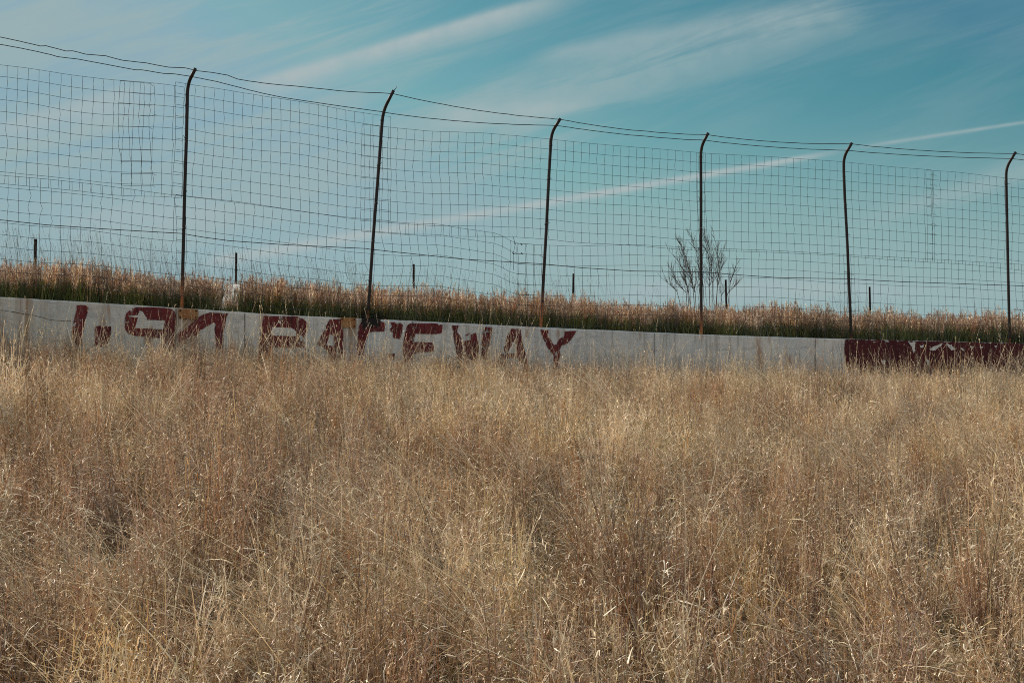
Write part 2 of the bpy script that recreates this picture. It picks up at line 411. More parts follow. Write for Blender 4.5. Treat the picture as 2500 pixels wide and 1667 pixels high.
    sheet("painted_letter", [[(215,430),(270,330),(400,330),(680,360),(712,400),(692,540),(460,545),(390,570),(360,680),(320,820),(290,1050),(180,1000),(178,760),(195,560)], [(815,380),(880,358),(930,395),(1000,375),(1045,412),(1033,540),(1000,692),(860,662),(868,560),(820,540),(798,500),(842,450)], [(760,960),(895,970),(885,1090),(780,1090)]], M_RED, E1, *A5, amp=1.4, label="broken red letter C")
    sheet("painted_letter", [[(1180,388),(1700,390),(1740,400),(1810,420),(1790,575),(1640,592),(1290,580),(1250,740),(1600,752),(1645,800),(1640,930),(1340,930),(1255,1000),(1240,1120),(1060,1120),(1050,800),(1085,600),(1125,440)]], M_RED, E1, *A5, label="red letter E")
    sheet("painted_letter", [[(160,230),(272,235),(252,280),(240,340),(300,410),(322,480),(332,620),(320,900),(250,880),(230,640),(190,440)], [(470,380),(550,350),(577,480),(602,620),(580,860),(380,840),(360,480),(430,470),(470,470)], [(380,392),(450,350),(442,375),(392,408)], [(700,258),(822,265),(802,400),(780,500),(740,640),(720,800),(640,780),(640,600),(652,480),(670,330)]], M_RED, E1, *A6, amp=1.5, label="flaked red letter W")
    sheet("painted_letter", [[(1120,290),(1280,290),(1300,400),(1320,520),(1350,640),(1400,860),(1420,980),(1320,980),(1270,800),(1220,760),(1070,760),(1050,900),(850,900),(920,720),(1030,690),(1000,590),(1040,520),(1060,420)]], M_RED, E1, *A6, amp=1.2, label="red letter A between the W and the Y")
    sheet("whitened_patch", [[(1142,500),(1192,520),(1215,692),(1065,690),(1110,600),(1140,560)]], M_WALL, E2, *A6, amp=.5)
    sheet("painted_letter", [[(1610,300),(1745,315),(1730,400),(1790,480),(1832,555),(1880,535),(1920,450),(2000,400),(2010,330),(2202,320),(2150,410),(2060,520),(1960,560),(1920,640),(1940,720),(1900,800),(1880,960),(1820,960),(1830,720),(1720,580),(1660,450)]], M_RED, E1, *A6, amp=1.2, label="red letter Y")
    sheet("dark_patch", [[(262,290),(620,300),(632,330),(612,400),(565,490),(520,440),(430,500),(380,440),(300,520),(258,400)]], M_BLK, E2 + .004, *A5, amp=2.2, label="black patch below the second pole")  # ragged black patch laid on the wall face
    # the red section at the right end
    top_ = [(x, topy(x) + 0.6) for x in np.arange(2064, 3000, 60.0)]
    bot = [(x, topy(x) + 150) for x in np.arange(3000, 2063, -60.0)]
    sheet("red_painted_section", [top_ + bot + [(2066, topy(2066) + 60), (2061, topy(2061) + 30)]], M_RED2, E1, amp=1.8)
    sheet("whitened_patch", [[(868,285),(915,292),(962,285),(955,400),(940,435),(915,345)], [(1012,318),(1040,330),(1078,312),(1062,362),(1030,362)], [(1138,372),(1220,335),(1305,298),(1290,335),(1220,392),(1150,395)], [(1352,305),(1422,320),(1452,370),(1478,378),(1430,395),(1380,345)], [(1528,355),(1592,380),(1570,398)], [(1652,338),(1712,348),(1690,374)], [(1095,490),(1142,520),(1128,600),(1105,560)], [(570,265),(632,275),(600,292)], [(720,262),(762,275),(735,284)], [(1962,332),(2012,332),(1990,368)], [(420,285),(480,290),(440,298)], [(520,510),(590,520),(560,590)], [(1780,350),(1830,340),(1810,370)]], M_WALL, E2, *A7, amp=2.2, label="bare white flakes in the dark red section")
    # rusty plates bolted under the wall's top edge
    def plate(x0, y0, x1, y1):
        pl = sheet("steel_plate", [[(x0, y0), (x1, y0 + (x1 - x0) * .045), (x1, y1 + (x1 - x0) * .03), (x0, y1)]], M_PLATE, 0.020, amp=0.25, label="rusty orange plate", thick=0.012)
        b_ = MB()
        for (bx, by) in ((x0 + 3, y0 + 4), (x1 - 3, y0 + 5), (x1 - 3, y1 - 3), (x0 + 3, y1 - 3)):
            c = on_wall(bx, by, 0.022); n0 = len(b_.v)
            b_ = MB(); b_.tube([c + Vector((0, .004, 0)), c - Vector((0, .012, 0))], 0.011, 6); b_.build("bolt", M_RUSTD, pl)
    plate(438, 754, 483, 777.5); plate(833, 775, 869, 799)
    # vertical joints and one long crack, cut as thin dark fillets in the face
    for jx in (430, 598, 1008, 1597, 1990):
        j = MB(); pts = [on_wall(jx + .4 * hn(jx, i, .9, 2), topy(jx) + 2 + i * 12, 0.006) for i in range(12)]
        for a, b in zip(pts[:-1], pts[1:]):
            n0 = len(j.v); wv = Vector((0.0045, 0, 0))
            j.v += [tuple(a - wv), tuple(a + wv), tuple(b + wv), tuple(b - wv)]; j.f.append((n0, n0 + 1, n0 + 2, n0 + 3))
        j.build("expansion_joint", M_BLK, root)
    cr = MB(); cx = [(-40, 755), (0, 757), (30, 761), (55, 766), (75, 768), (100, 774), (125, 781), (150, 783), (175, 784)]
    for (a, b) in zip(cx[:-1], cx[1:]):
        for s_ in range(4):
            p = [a[i] + (b[i] - a[i]) * s_ / 4 for i in (0, 1)]; r_ = [a[i] + (b[i] - a[i]) * (s_ + 1) / 4 for i in (0, 1)]
            p[1] += .8 * hn(p[0], 0, .3, 1); r_[1] += .8 * hn(r_[0], 0, .3, 1)
            A_ = on_wall(*p, 0.006); B_ = on_wall(*r_, 0.006); wv = Vector((0, 0, 0.0026 + .0015 * hn(p[0], 2, .2)))
            n0 = len(cr.v); cr.v += [tuple(A_ - wv), tuple(A_ + wv), tuple(B_ + wv), tuple(B_ - wv)]; cr.f.append((n0, n0 + 3, n0 + 2, n0 + 1))
    cr.build("crack", M_RUSTD, root)
M_RUSTD = rust_material("dark_rust", (0.060, 0.030, 0.020, 1), (0.035, 0.022, 0.017, 1), (0.14, 0.06, 0.03, 1))
build_wall()

# ------------------------------------------------------------------ catch fence on the wall
def steel(name, c0, c1, rough=.5):
    m, n = material(name); geo = n.add('ShaderNodeNewGeometry')
    a = n.noise(geo.outputs['Position'], 14, 5, .65)
    finish(n, principled(n, n.mix(n.ramp(a, .4, .6), c0, c1), rough, .4)); return m
M_WIRE = steel("galvanised_wire", (0.055, 0.07, 0.08, 1), (0.035, 0.04, 0.045, 1), .6)
M_CABLE = steel("dark_cable", (0.022, 0.022, 0.025, 1), (0.035, 0.028, 0.025, 1), .6)
def pole_material(name, h):
    """dark pipe, orange rust growing up from its foot"""
    m, n = material(name); tc_ = n.add('ShaderNodeTexCoord'); s = n.add('ShaderNodeSeparateXYZ'); n.link(tc_.outputs['Object'], s.inputs[0])
    geo = n.add('ShaderNodeNewGeometry'); a = n.noise(geo.outputs['Position'], 9, 5, .7); b = n.noise(geo.outputs['Position'], 55, 5, .7)
    c = n.mix(n.ramp(a, .35, .65), (0.014, 0.009, 0.008, 1), (0.026, 0.013, 0.010, 1))
    k_ = n.ramp(n.math('ADD', s.outputs[2], n.math('MULTIPLY', n.math('SUBTRACT', a, .5), .5)), h * .45, h, 1.0, 0.0)
    c = n.mix(k_, c, n.mix(n.ramp(b, .4, .6), (0.46, 0.18, 0.065, 1), (0.27, 0.095, 0.04, 1)))
    finish(n, principled(n, c, .55, .4, bump(n, b, .3, .003))); return m
POLES = [  # foot, start of the bend, tip (photo pixels) ; rust height
    (-62, 722, -42, 165, -22, 128, .4), (443, 752, 458, 206, 477, 168, .55), (893, 780, 935, 272, 961, 221, .12), (1318, 802, 1346, 325, 1368, 290, .62),
    (1712, 818, 1711, 360, 1729, 325, .45), (2080, 829, 2059, 385, 2080, 349, .15), (2465, 838, 2456, 410, 2480, 371, .12), (2858, 848, 2850, 440, 2874, 402, .3)]
fence = empty("catch_fence", tuple(at(1250, 795, depth(1250) + .1)))
tag(fence, "tall rusty pole and wire mesh fence standing on the white wall, pole tips bent over", "fence")
def fpt(px_, py_, off=0.10):
    d = ray(px_, py_); t = depth(px_) + off
    for _ in range(6): t = float(wall_y(d.x * t)) + off
    return EYE + d * t
TIPS = []
for i, (fx, fy, bx, by, tx, ty, rh) in enumerate(POLES):
    foot = fpt(fx, fy); bend = fpt(bx, by); tip = fpt(tx, ty); tip = EYE + (tip - EYE) * ((tip.y - 0.16) / tip.y)
    foot.z -= 0.25
    pts = [foot]; 
    for t in np.linspace(.15, .93, 7): 
        p = foot.lerp(bend, t); p.x += .008 * hn(i, t, 3); p.y += .008 * hn(i, t, 3, 4); pts.append(p)
    ctrl = bend
    a = foot.lerp(bend, .955); b = bend.lerp(tip, .42)
    for t in np.linspace(0, 1, 7): pts.append(a * (1 - t) ** 2 + ctrl * 2 * t * (1 - t) + b * t * t)
    pts.append(tip)
    mb = MB(); mb.tube([p - foot for p in pts], .0225, 12)
    pm = pole_material("pole_rust", rh + .25)
    o = mb.build("pole", pm, fence, smooth=False); o.matrix_parent_inverse.identity(); o.location = foot - fence.location
    for pl in o.data.polygons: pl.use_smooth = len(pl.vertices) == 4
    TIPS.append((foot, bend, tip))
    if i == 2:   # bare end of wire sticking past this tip
        t2 = MB(); t2.tube([tip - Vector((.02, 0, .05)), tip, fpt(966, 217), fpt(968, 212)], .005, 5); t2.build("wire_end", M_CABLE, fence)
    rt = random.Random(i)
    for k_ in range(5):       # rusty tie wires wrapped round the pipe
        t = (.22, .40, .58, .76, .93)[k_] + rt.uniform(-.03, .03); p = foot.lerp(bend, t); a0 = rt.uniform(0, 6)
        ring = [p + Vector((math.cos(a0 + q_ * .8) * .027, math.sin(a0 + q_ * .8) * .027, q_ * .0016)) for q_ in range(13)]
        ring += [ring[-1] + Vector((rt.uniform(-.05, .05), -.02, rt.uniform(-.02, .03)))]
        tw = MB(); tw.tube(ring, .003, 4); tw.build("tie_wire", M_CABLE, fence)
def strand(name, pts, rad, mat, off=.075, sides=5, wig=0.0, sub=6):
    P_ = []
    for (a, b) in zip(pts[:-1], pts[1:]):
        for s_ in range(sub):
            t = s_ / sub; x = a[0] + (b[0] - a[0]) * t; y = a[1] + (b[1] - a[1]) * t
            P_.append(fpt(x, y + wig * (hn(x, 0, .02, 3) + .5 * hn(x, 0, .06, 7)), off))
    P_.append(fpt(*pts[-1], off)); mb = MB(); mb.tube(P_, rad, sides); return mb.build(name, mat, fence, smooth=True)
def sag(a, b, s): return [(a[0] + (b[0] - a[0]) * t, a[1] + (b[1] - a[1]) * t + s * 4 * t * (1 - t)) for t in np.linspace(0, 1, 9)][:-1]
top1 = sag((-420, 20), (-22, 86), 6) + [(0, 91), (60, 104), (98, 113), (112, 112), (160, 125), (178, 125), (210, 133), (258, 137), (300, 148), (355, 154), (412, 165), (450, 166), (476, 172)] + [(478, 173), (520, 178), (555, 184), (580, 194), (640, 203), (740, 213), (850, 224), (955, 229)] + sag((963, 230), (1366, 291), 9) + sag((1368, 292), (1727, 329), 8) + sag((1729, 330), (2078, 351), 7) + sag((2080, 352), (2478, 375), 6) + sag((2480, 376), (2872, 405), 5) + [(2872, 405), (3000, 412)]
top2 = sag((-420, 48), (-35, 101), 4) + [(0, 109), (60, 120), (125, 134), (140, 139), (190, 145), (330, 171), (345, 171), (400, 180), (425, 181), (465, 187)] + [(475, 189), (530, 200), (580, 213), (640, 228), (700, 240), (800, 255), (936, 274)] + sag((938, 275), (1358, 306), 8) + sag((1360, 307), (1718, 343), 5) + sag((1720, 343), (2068, 367), 5) + sag((2070, 368), (2466, 387), 4) + sag((2468, 388), (2862, 415), 4) + [(2862, 415), (3000, 424)]
mid = [(-420, 508), (-50, 532), (0, 537), (110, 549), (250, 559), (441, 570), (500, 580), (560, 588), (700, 598), (893, 607), (905, 609), (1000, 619), (1130, 633), (1318, 644), (1420, 654), (1550, 662), (1712, 664), (1800, 671), (1900, 678), (2074, 681), (2200, 688), (2465, 697), (2700, 706), (3000, 716)]
for n_, p_, o_, w_ in (("top_wire", top1, -.045, 1.0), ("top_wire", top2, .02, .8), ("middle_wire", mid, .075, 0.4)):
    strand(n_, p_, .0052, M_CABLE, o_, 5, w_, 4)

def roll(name, x0, x1, top, rows, seed, off=.08, amp=1.0, cell_w=0.128, cell_h=0.1475, drop=.0, rad=.0023, keep=1.0, shear=0.0, stub=None):
    """one roll of welded mesh hung on the poles: wires follow the sag and dents of the sheet"""
    tx = [t[0] for t in top]; ty = [t[1] for t in top]
    cols = []; p = x0
    while p <= x1:
        cols.append(p); a = fpt(p, 500, off); b = fpt(p + 10, 500, off); p += 10 * cell_w / (b - a).length
    G = {}
    for i, cx in enumerate(cols):
        t0 = fpt(cx, float(np.interp(cx, tx, ty)), off)
        side = (fpt(cx + 10, 500, off) - fpt(cx - 10, 500, off)).normalized()
        for j in range(rows + 1):
            h = j * cell_h
            dx = amp * (.060 * hn(cx * .004, j * .16, 1.0, seed) * min(1, j / 4) + .011 * hn(cx * .02, j * .9, 1.0, seed + 4)) + shear * h
            dz = amp * (.035 * hn(cx * .0055, j * .12, 1.0, seed + 11) * min(1, j / 3) + .004 * hn(cx * .04, j, 1.0, seed + 7))
            dy = amp * .07 * hn(cx * .006, j * .2, 1.0, seed + 20)
            G[i, j] = t0 + side * dx + Vector((0, dy, -h + dz))
    mb = MB()
    for j in range(rows + 1):
        pts = [G[i, j] for i in range(len(cols))]
        if stub:
            e = (pts[-1] - pts[-2]); pts.append(pts[-1] + e * random.uniform(.2, .7) + Vector((0, 0, random.uniform(-.04, .04))))
        mb.tube(pts, rad, 4, cap=False)
    for i in range(len(cols)):
        if random.random() > keep: continue
        pts = []
        kink = [random.gauss(0, .004) for _ in range(rows + 1)]
        for j in range(rows + 1):
            v = G[i, j].copy()
            pts.append(v)
            if j < rows:
                m2 = G[i, j].lerp(G[i, j + 1], .5); m2.x += kink[j] * amp * (2.6 if random.random() < .12 else 1); pts.append(m2)
        mb.tube(pts, rad, 4, cap=False)
    return mb.build(name, M_WIRE, fence)
U_TOP1 = [(-420, 100), (0, 159), (25, 162), (170, 183), (275, 194), (400, 206), (450, 213)]
U_TOP2 = [(428, 200), (505, 213), (600, 228), (700, 244), (800, 261), (850, 270), (957, 285)]
U_TOP3 = [(882, 304), (950, 311), (1050, 321), (1180, 325), (1260, 331), (1350, 341), (1400, 347), (1560, 361), (1725, 374)]
U_TOP4 = [(1700, 372), (1727, 375), (1900, 384), (2065, 396), (2200, 410), (2340, 421), (2500, 440), (3000, 466)]
LOW = [(-420, 392), (0, 428), (110, 437), (220, 449), (300, 460), (430, 477), (600, 497), (700, 512), (850, 533), (1000, 545), (1070, 547), (1110, 555), (1215, 570), (1235, 582), (1258, 594), (1300, 597), (1400, 602), (1550, 597), (1720, 606), (1900, 612), (2070, 622), (2300, 634), (2500, 646), (3000, 668)]
roll("upper_mesh", -400, 452, U_TOP1, 10, 1.0)
roll("mesh_patch", 294, 392, [(294, 198), (392, 206)], 9, 6.0, .072, 1.3, stub=True)
roll("upper_mesh", 428, 960, U_TOP2, 10, 2.0, .088, .9)
roll("upper_mesh", 884, 1735, U_TOP3, 10, 3.0, .08, .8)
roll("upper_mesh", 1700, 2285, U_TOP4, 10, 4.0, .086, .6)
roll("upper_mesh", 2262, 2980, U_TOP4, 10, 5.0, .08, .7)
roll("lower_mesh", -400, 470, LOW, 9, 12.0, .078, 1.1)
roll("lower_mesh", 430, 1310, LOW, 9, 13.0, .086, 1.3)
roll("lower_mesh", 1262, 2100, LOW, 9, 14.0, .078, .7)
roll("lower_mesh", 2060, 2980, LOW, 9, 15.0, .084, .7)
# thicker doubled seam with twisted ties, right of the fifth pole
tb = MB(); tb.tube([fpt(2277 + 5 * hn(i, 0, .9, 3), 420 + i * 18, .07) for i in range(13)], .0025, 4)
tb.build('seam_wire', M_CABLE, fence)
for i in range(9):
    tb = MB(); y = 428 + i * 24; a = fpt(2270, y, .068); tb.tube([a, a + Vector((.06, -.01, .01)), a + Vector((.12, .01, -.02))], .0018, 4); tb.build('tie_wire', M_CABLE, fence)
for (x, y) in ()+((1257, 595), (1273, 597), (1253, 619), (1274, 619)):
    tb = MB(); a = fpt(x, y, .068); tb.tube([a + Vector((-.012, 0, .01)), a, a + Vector((.012, 0, -.012))], .007, 5); tb.build('tie_wire', M_CABLE, fence)
tb = MB()
tb.tube([fpt(1252, 576, .068), fpt(1258, 595, .068), fpt(1253, 619, .068), fpt(1254, 660, .068)], .003, 4)
tb.build('tie_wire', M_CABLE, fence); tb = MB()
tb.tube([fpt(1252, 619, .068), fpt(1275, 620, .068)], .0035, 4)
tb.build("tie_wire", M_CABLE, fence)

# ------------------------------------------------------------------ posts beyond the bank
M_POST = rust_material("dark_post", (0.018, 0.014, 0.012, 1), (0.028, 0.018, 0.014, 1), (0.08, 0.04, 0.022, 1))
post_specs = [(86, 583, "leftmost short dark post in the grass behind the fence, left of the first tall pole"),
              (577, 617, "short dark post beside the pale board in the grass behind the fence"),
              (1010, 645, "short dark post in the bank grass between the second and third tall poles"),
              (1396, 668, "short dark post in the bank grass just right of the third tall pole"),
              (1775, 683, "short dark post standing behind the right edge of the bare bush"),
              (2125, 700, "short dark post at the right of the bank, past the fifth tall pole")]
for k_, (x, y, lab) in enumerate(post_specs):
    D = depth(x) + 2.6; top = at(x, y, D); gz = ground_z(top.x, top.y)
    mb = MB(); h = top.z - gz + .3; w_ = .0165 if k_ != 0 else .021
    # T-section steel post: flange, web and studs
    def box(x0, x1, y0, y1, z0, z1):
        n0 = len(mb.v)
        for zz in (z0, z1):
            for (a, b) in ((x0, y0), (x1, y0), (x1, y1), (x0, y1)): mb.v.append((a, b, zz))
        mb.f += [(n0, n0 + 3, n0 + 2, n0 + 1), (n0 + 4, n0 + 5, n0 + 6, n0 + 7)] + [(n0 + i, n0 + (i + 1) % 4, n0 + 4 + (i + 1) % 4, n0 + 4 + i) for i in range(4)]
    box(-w_, w_, -.004, .003, 0, h); box(-.003, .003, .0035, .036, 0, h - .002)
    for z in np.arange(.35, h - .03, .055): box(-.006, .006, -.012, -.0045, z, z + .014)
    o = mb.build("fence_post", M_POST); o.location = (top.x, top.y, gz - .3)
    o.rotation_euler = (R(random.uniform(-1, 1)), R(random.uniform(-1.2, 1.2)), R(random.uniform(-12, 12)))
    tag(o, lab, "post", "short posts in the grass behind the fence")

# pale board in the bank grass
m, n = material("faded_board"); geo = n.add('ShaderNodeNewGeometry'); a = n.noise(geo.outputs['Position'], 9, 5, .6)
finish(n, principled(n, n.mix(n.ramp(a, .4, .62), (0.70, 0.65, 0.59, 1), (0.80, 0.76, 0.70, 1)), .8, .2))
D = depth(550) + .42; c = at(549, 708, D); gz = ground_z(c.x, c.y)
bd = MB(); zt = (at(549, 687, D).z - gz) * 1.3
outl = [(-.11, -.1), (.10, -.1), (.10, zt - .07), (.05, zt - .02), (-.03, zt - .01), (-.11, zt - .04)]
for yy_ in (-.012, .012):
    for (x, z) in outl: bd.v.append((x, yy_, z))
k6 = len(outl); bd.f += [tuple(range(k6)), tuple(range(k6, 2 * k6))[::-1]] + [(i, k6 + i, k6 + (i + 1) % k6, (i + 1) % k6) for i in range(k6)]
c_board = c.copy(); o = bd.build("board", m); o.location = (c.x, c.y, gz); o.rotation_euler = (R(-40), 0, R(-12))
tag(o, "pale cream board half hidden in the bank grass right of the first tall pole", "board")

# ------------------------------------------------------------------ bare bush
def build_bush():
    mt, n = material("grey_bark"); geo = n.add('ShaderNodeNewGeometry'); a = n.noise(geo.outputs['Position'], 30, 4, .6)
    finish(n, principled(n, n.mix(a, (0.075, 0.052, 0.042, 1), (0.14, 0.10, 0.085, 1)), .85, .2))
    D = depth(1712) + 3.3; base = at(1716, 742, D); base.z = ground_z(base.x, base.y)
    root = empty("bare_bush", tuple(base)); tag(root, "leafless bush with many thin upright stems behind the fourth tall pole", "bush")
    s = D / F; rnd = random.Random(5)
    # main stems as photo pixels from foot to tip, at the bush's own depth
    stems = [[(1683, 742), (1655, 712), (1630, 690), (1618, 664)], [(1686, 742), (1674, 715), (1655, 690), (1640, 662), (1632, 645)],
             [(1690, 742), (1678, 700), (1670, 662), (1650, 630), (1630, 608)], [(1694, 742), (1682, 715), (1673, 678), (1669, 640), (1663, 600), (1655, 588)],
             [(1700, 742), (1692, 705), (1684, 670), (1676, 630), (1664, 602), (1654, 585)], [(1705, 742), (1698, 715), (1690, 685), (1683, 650), (1668, 615)],
             [(1716, 742), (1708, 700), (1707, 660), (1700, 615), (1693, 590), (1681, 568)], [(1724, 742), (1717, 700), (1712, 640), (1706, 610)],
             [(1734, 742), (1733, 700), (1733, 660), (1728, 620), (1722, 592), (1719, 565)], [(1740, 742), (1738, 690), (1737, 650), (1735, 620), (1727, 596), (1722, 580)],
             [(1742, 742), (1751, 700), (1755, 664), (1753, 630), (1750, 605), (1742, 568)], [(1744, 742), (1752, 695), (1756, 660), (1762, 635), (1766, 605)],
             [(1750, 742), (1762, 722), (1773, 703)], [(1762, 742), (1775, 718), (1793, 700), (1803, 688)], [(1770, 735), (1782, 690), (1792, 665), (1796, 648)]]
    for st in stems:
        mb = MB(); dy0 = rnd.uniform(-.35, .35); N = len(st); P_ = []
        for i, (x, y) in enumerate(st): 
            p = EYE + ray(x, y) * (D + dy0 * (i / N)); P_.append(p - base)
        P_[0].z = min(P_[0].z, -.03)
        # smooth
        fine = []
        for a, b in zip(P_[:-1], P_[1:]):
            for t in (0, .33, .66): fine.append(a.lerp(b, t) + Vector((rnd.gauss(0, .006), rnd.gauss(0, .01), 0)))
        fine.append(P_[-1]); M = len(fine)
        mb.tube(fine, [.0066 * (1 - .80 * i / M) for i in range(M)], 5)
        for i in range(2, M):
            for r_ in range(rnd.choice((3, 4, 4, 5))):
                if i < 3 or (i > M - 4 and rnd.random() < .6): continue
                d = (fine[i] - fine[i - 1]).normalized(); sd = Vector((rnd.choice((-1, 1)) * rnd.uniform(.25, .8), rnd.uniform(-.6, .6), .1))
                L = rnd.uniform(.10, .38) * (1.2 - .85 * i / M); q0 = fine[i]; pp = [q0]
                dd = (d + sd * .8).normalized()
                for s_ in range(4):
                    dd = (dd + Vector((rnd.gauss(0, .10), rnd.gauss(0, .1), .12))).normalized(); pp.append(pp[-1] + dd * L / 4)
                mb.tube(pp, [.0027, .0024, .002, .0016, .0011], 4)
                if rnd.random() < .6:
                    e = (dd + Vector((rnd.uniform(-.6, .6), rnd.uniform(-.5, .5), .1))).normalized()
                    mb.tube([pp[2], pp[2] + e * L * .25, pp[2] + e * L * .5 + Vector((0, 0, .02))], [.0026, .002, .0013], 3)
        o = mb.build("stem", mt, root, smooth=True); o.matrix_parent_inverse.identity()
build_bush()

# ------------------------------------------------------------------ grass
def grass_material():
    m, n = material("dry_grass_blade")
    at_ = n.add('ShaderNodeAttribute', attribute_name="Col")
    geo = n.add('ShaderNodeNewGeometry'); oi = n.add('ShaderNodeObjectInfo')
    P = geo.outputs['Position']
    big = n.noise(P, 0.55, 4, .6, .3)
    rnd = oi.outputs['Random']
    c = n.mix(n.ramp(big, .38, .66, 0, .45), at_.outputs['Color'], n.mix(1.0, at_.outputs['Color'], (1.16, 1.10, .96, 1), 'MULTIPLY'))
    bc = n.add('ShaderNodeHueSaturation'); n.link(c, bc.inputs['Color'])
    n.link(n.ramp(rnd, 0, 1, .52, 1.30, False), bc.inputs['Value']); n.link(n.ramp(n.math('FRACT', n.math('MULTIPLY', rnd, 7.3)), 0, 1, .82, 1.12, False), bc.inputs['Saturation'])
    col_ = bc.outputs[0]
    df = n.add('ShaderNodeBsdfDiffuse'); n.link(col_, df.inputs[0])
    tl = n.add('ShaderNodeBsdfTranslucent'); n.link(col_, tl.inputs[0])
    gl = n.add('ShaderNodeBsdfGlossy'); gl.inputs['Roughness'].default_value = .42; gl.inputs['Color'].default_value = (.9, .88, .82, 1)
    a = n.add('ShaderNodeMixShader'); a.inputs[0].default_value = .30; n.link(df.outputs[0], a.inputs[1]); n.link(tl.outputs[0], a.inputs[2])
    b = n.add('ShaderNodeMixShader'); b.inputs[0].default_value = .05; n.link(a.outputs[0], b.inputs[1]); n.link(gl.outputs[0], b.inputs[2])
    finish(n, b.outputs[0]); return m
M_GRASS = grass_material()
rd = random.Random(21)
RUST = (.400, .198, .094); BROWN = (.210, .120, .064); TAN = (.560, .355, .192); STRAW = (.740, .535, .308); PALE = (.950, .795, .565)
GREY = (.330, .270, .220); OLIVE = (.175, .170, .045); GREEN = (.070, .110, .024); DARK = (.075, .048, .034); PINK = (.48, .325, .245); PLUM1 = (.33, .145, .068); PLUM2 = (.42, .24, .145)
def jit(c, a=.16):
    k_ = 1 + rd.uniform(-a, a); return tuple(max(0.005, x * k_ * (1 + rd.uniform(-.05, .05))) for x in c)
def ribbon(mb, p0, d, L, wd, bend, c0, c1, n=4, side=None, tip=.25):
    """a thin tapering blade; bend is added quadratically"""
    if side is None:
        a = rd.uniform(0, 6.283); side = Vector((math.cos(a), math.sin(a), rd.uniform(-.2, .2)))
    Lf, Rt, cs = [], [], []
    tw = rd.uniform(-.9, .9); s0 = side; s1 = side.cross(d); 
    for i in range(n + 1):
        t = i / n; p = p0 + d * (L * t) + bend * (L * t * t)
        s = s0 * math.cos(tw * t) + s1 * math.sin(tw * t)
        w_ = wd * .5 * (1 - (1 - tip) * t)
        Lf.append(tuple(p - s * w_)); Rt.append(tuple(p + s * w_)); cs.append(tuple(c0[k_] + (c1[k_] - c0[k_]) * t for k_ in range(3)))
    mb.quadstrip(Lf, Rt, cs)
    return lambda t: p0 + d * (L * t) + bend * (L * t * t)
def rdir(spread):
    a = rd.uniform(0, 6.283); r_ = spread * math.sqrt(rd.random()); return Vector((math.cos(a) * r_, math.sin(a) * r_, 1)).normalized()
def hvec(s=1.0):
    a = rd.uniform(0, 6.283); return Vector((math.cos(a) * s, math.sin(a) * s, 0))
def stalk(mb, p0, H, ca, cb, spread=.14, leaves=6, fluff=10, w=.0036, start=.35, cl=None, lean=Vector((0, 0, 0)), seedc=PALE, fl=.016, up=(1.0, (-.2, 1.3))):
    d = (rdir(spread) + lean).normalized(); bend = hvec(rd.uniform(0, .14)) + Vector((0, 0, -.03))
    ca = jit(ca); cb = jit(cb)
    f = ribbon(mb, p0, d, H, w, bend, ca, cb, 4, tip=.4)
    for _ in range(leaves):
        t = rd.uniform(.08, .8); q0 = f(t); out = (hvec(rd.uniform(.25, .9)) + Vector((0, 0, rd.uniform(.5, 1.3)))).normalized()
        L = rd.uniform(.05, .16); c = jit(rd.choice(cl or (ca, cb, TAN, PINK)))
        ribbon(mb, q0, out, L, rd.uniform(.0035, .0062), Vector((0, 0, -rd.uniform(.2, 1.0))) + hvec(.3), c, jit(seedc, .3) if rd.random() < .35 else c, 3)
    for _ in range(fluff):
        t = start + (1 - start) * rd.random() ** .8; q0 = f(t); out = (hvec(up[0]) + Vector((0, 0, rd.uniform(*up[1])))).normalized()
        L = rd.uniform(.6, 2.0) * fl; c = jit(seedc, .3) if rd.random() < .5 else jit(cb)
        ribbon(mb, q0 + out * .002, out, L, rd.uniform(.004, .0065), hvec(.5), c, jit(c, .1), 2, tip=.5)
SRC = bpy.data.collections.new("grass_sources")
NSRC = [0]; KIND = {}
def add_src(kind, mb):
    me = mb.mesh("tuft", M_GRASS, colors=True); o = bpy.data.objects.new("tuft_%03d" % NSRC[0], me); SRC.objects.link(o)
    KIND.setdefault(kind, []).append(NSRC[0]); NSRC[0] += 1
def rp(rad):
    a = rd.uniform(0, 6.283); r_ = rad * math.sqrt(rd.random()); return Vector((math.cos(a) * r_, math.sin(a) * r_, -.02))
def thatch(mb, rad, n_, cols, hmax=.25):
    for _ in range(n_):
        c = jit(rd.choice(cols)); ribbon(mb, rp(rad), rdir(.9), rd.uniform(.08, hmax), rd.uniform(.002, .004), hvec(.5) + Vector((0, 0, -.25)), c, jit(c), 3)
def bunches(mb, nb, per, rad, hs, base_cols, top_cols, spread, leaves, fluff, w, seeds, cl=None):
    for _ in range(nb):
        c0 = rp(rad); ln = hvec(rd.uniform(0, .12)); ca = rd.choice(base_cols); cb = rd.choice(top_cols); hh = rd.uniform(.8, 1.12)
        for _k in range(per):
            stalk(mb, c0 + rp(.032), hh * rd.uniform(*hs), ca, cb, spread, leaves, fluff, w * rd.uniform(.7, 1.35), .3, cl, ln, rd.choice(seeds), .018)
for v in range(12):     # rusty brown bunch grass
    mb = MB(); bunches(mb, 4, 8, .16, (.34, .66), (BROWN, RUST, RUST, DARK), (RUST, TAN, BROWN, TAN, PINK), .16, 5, 6, .0046, (PALE, TAN, STRAW, PINK))
    thatch(mb, .2, 30, (BROWN, TAN, OLIVE, GREY, DARK)); add_src('rust', mb)
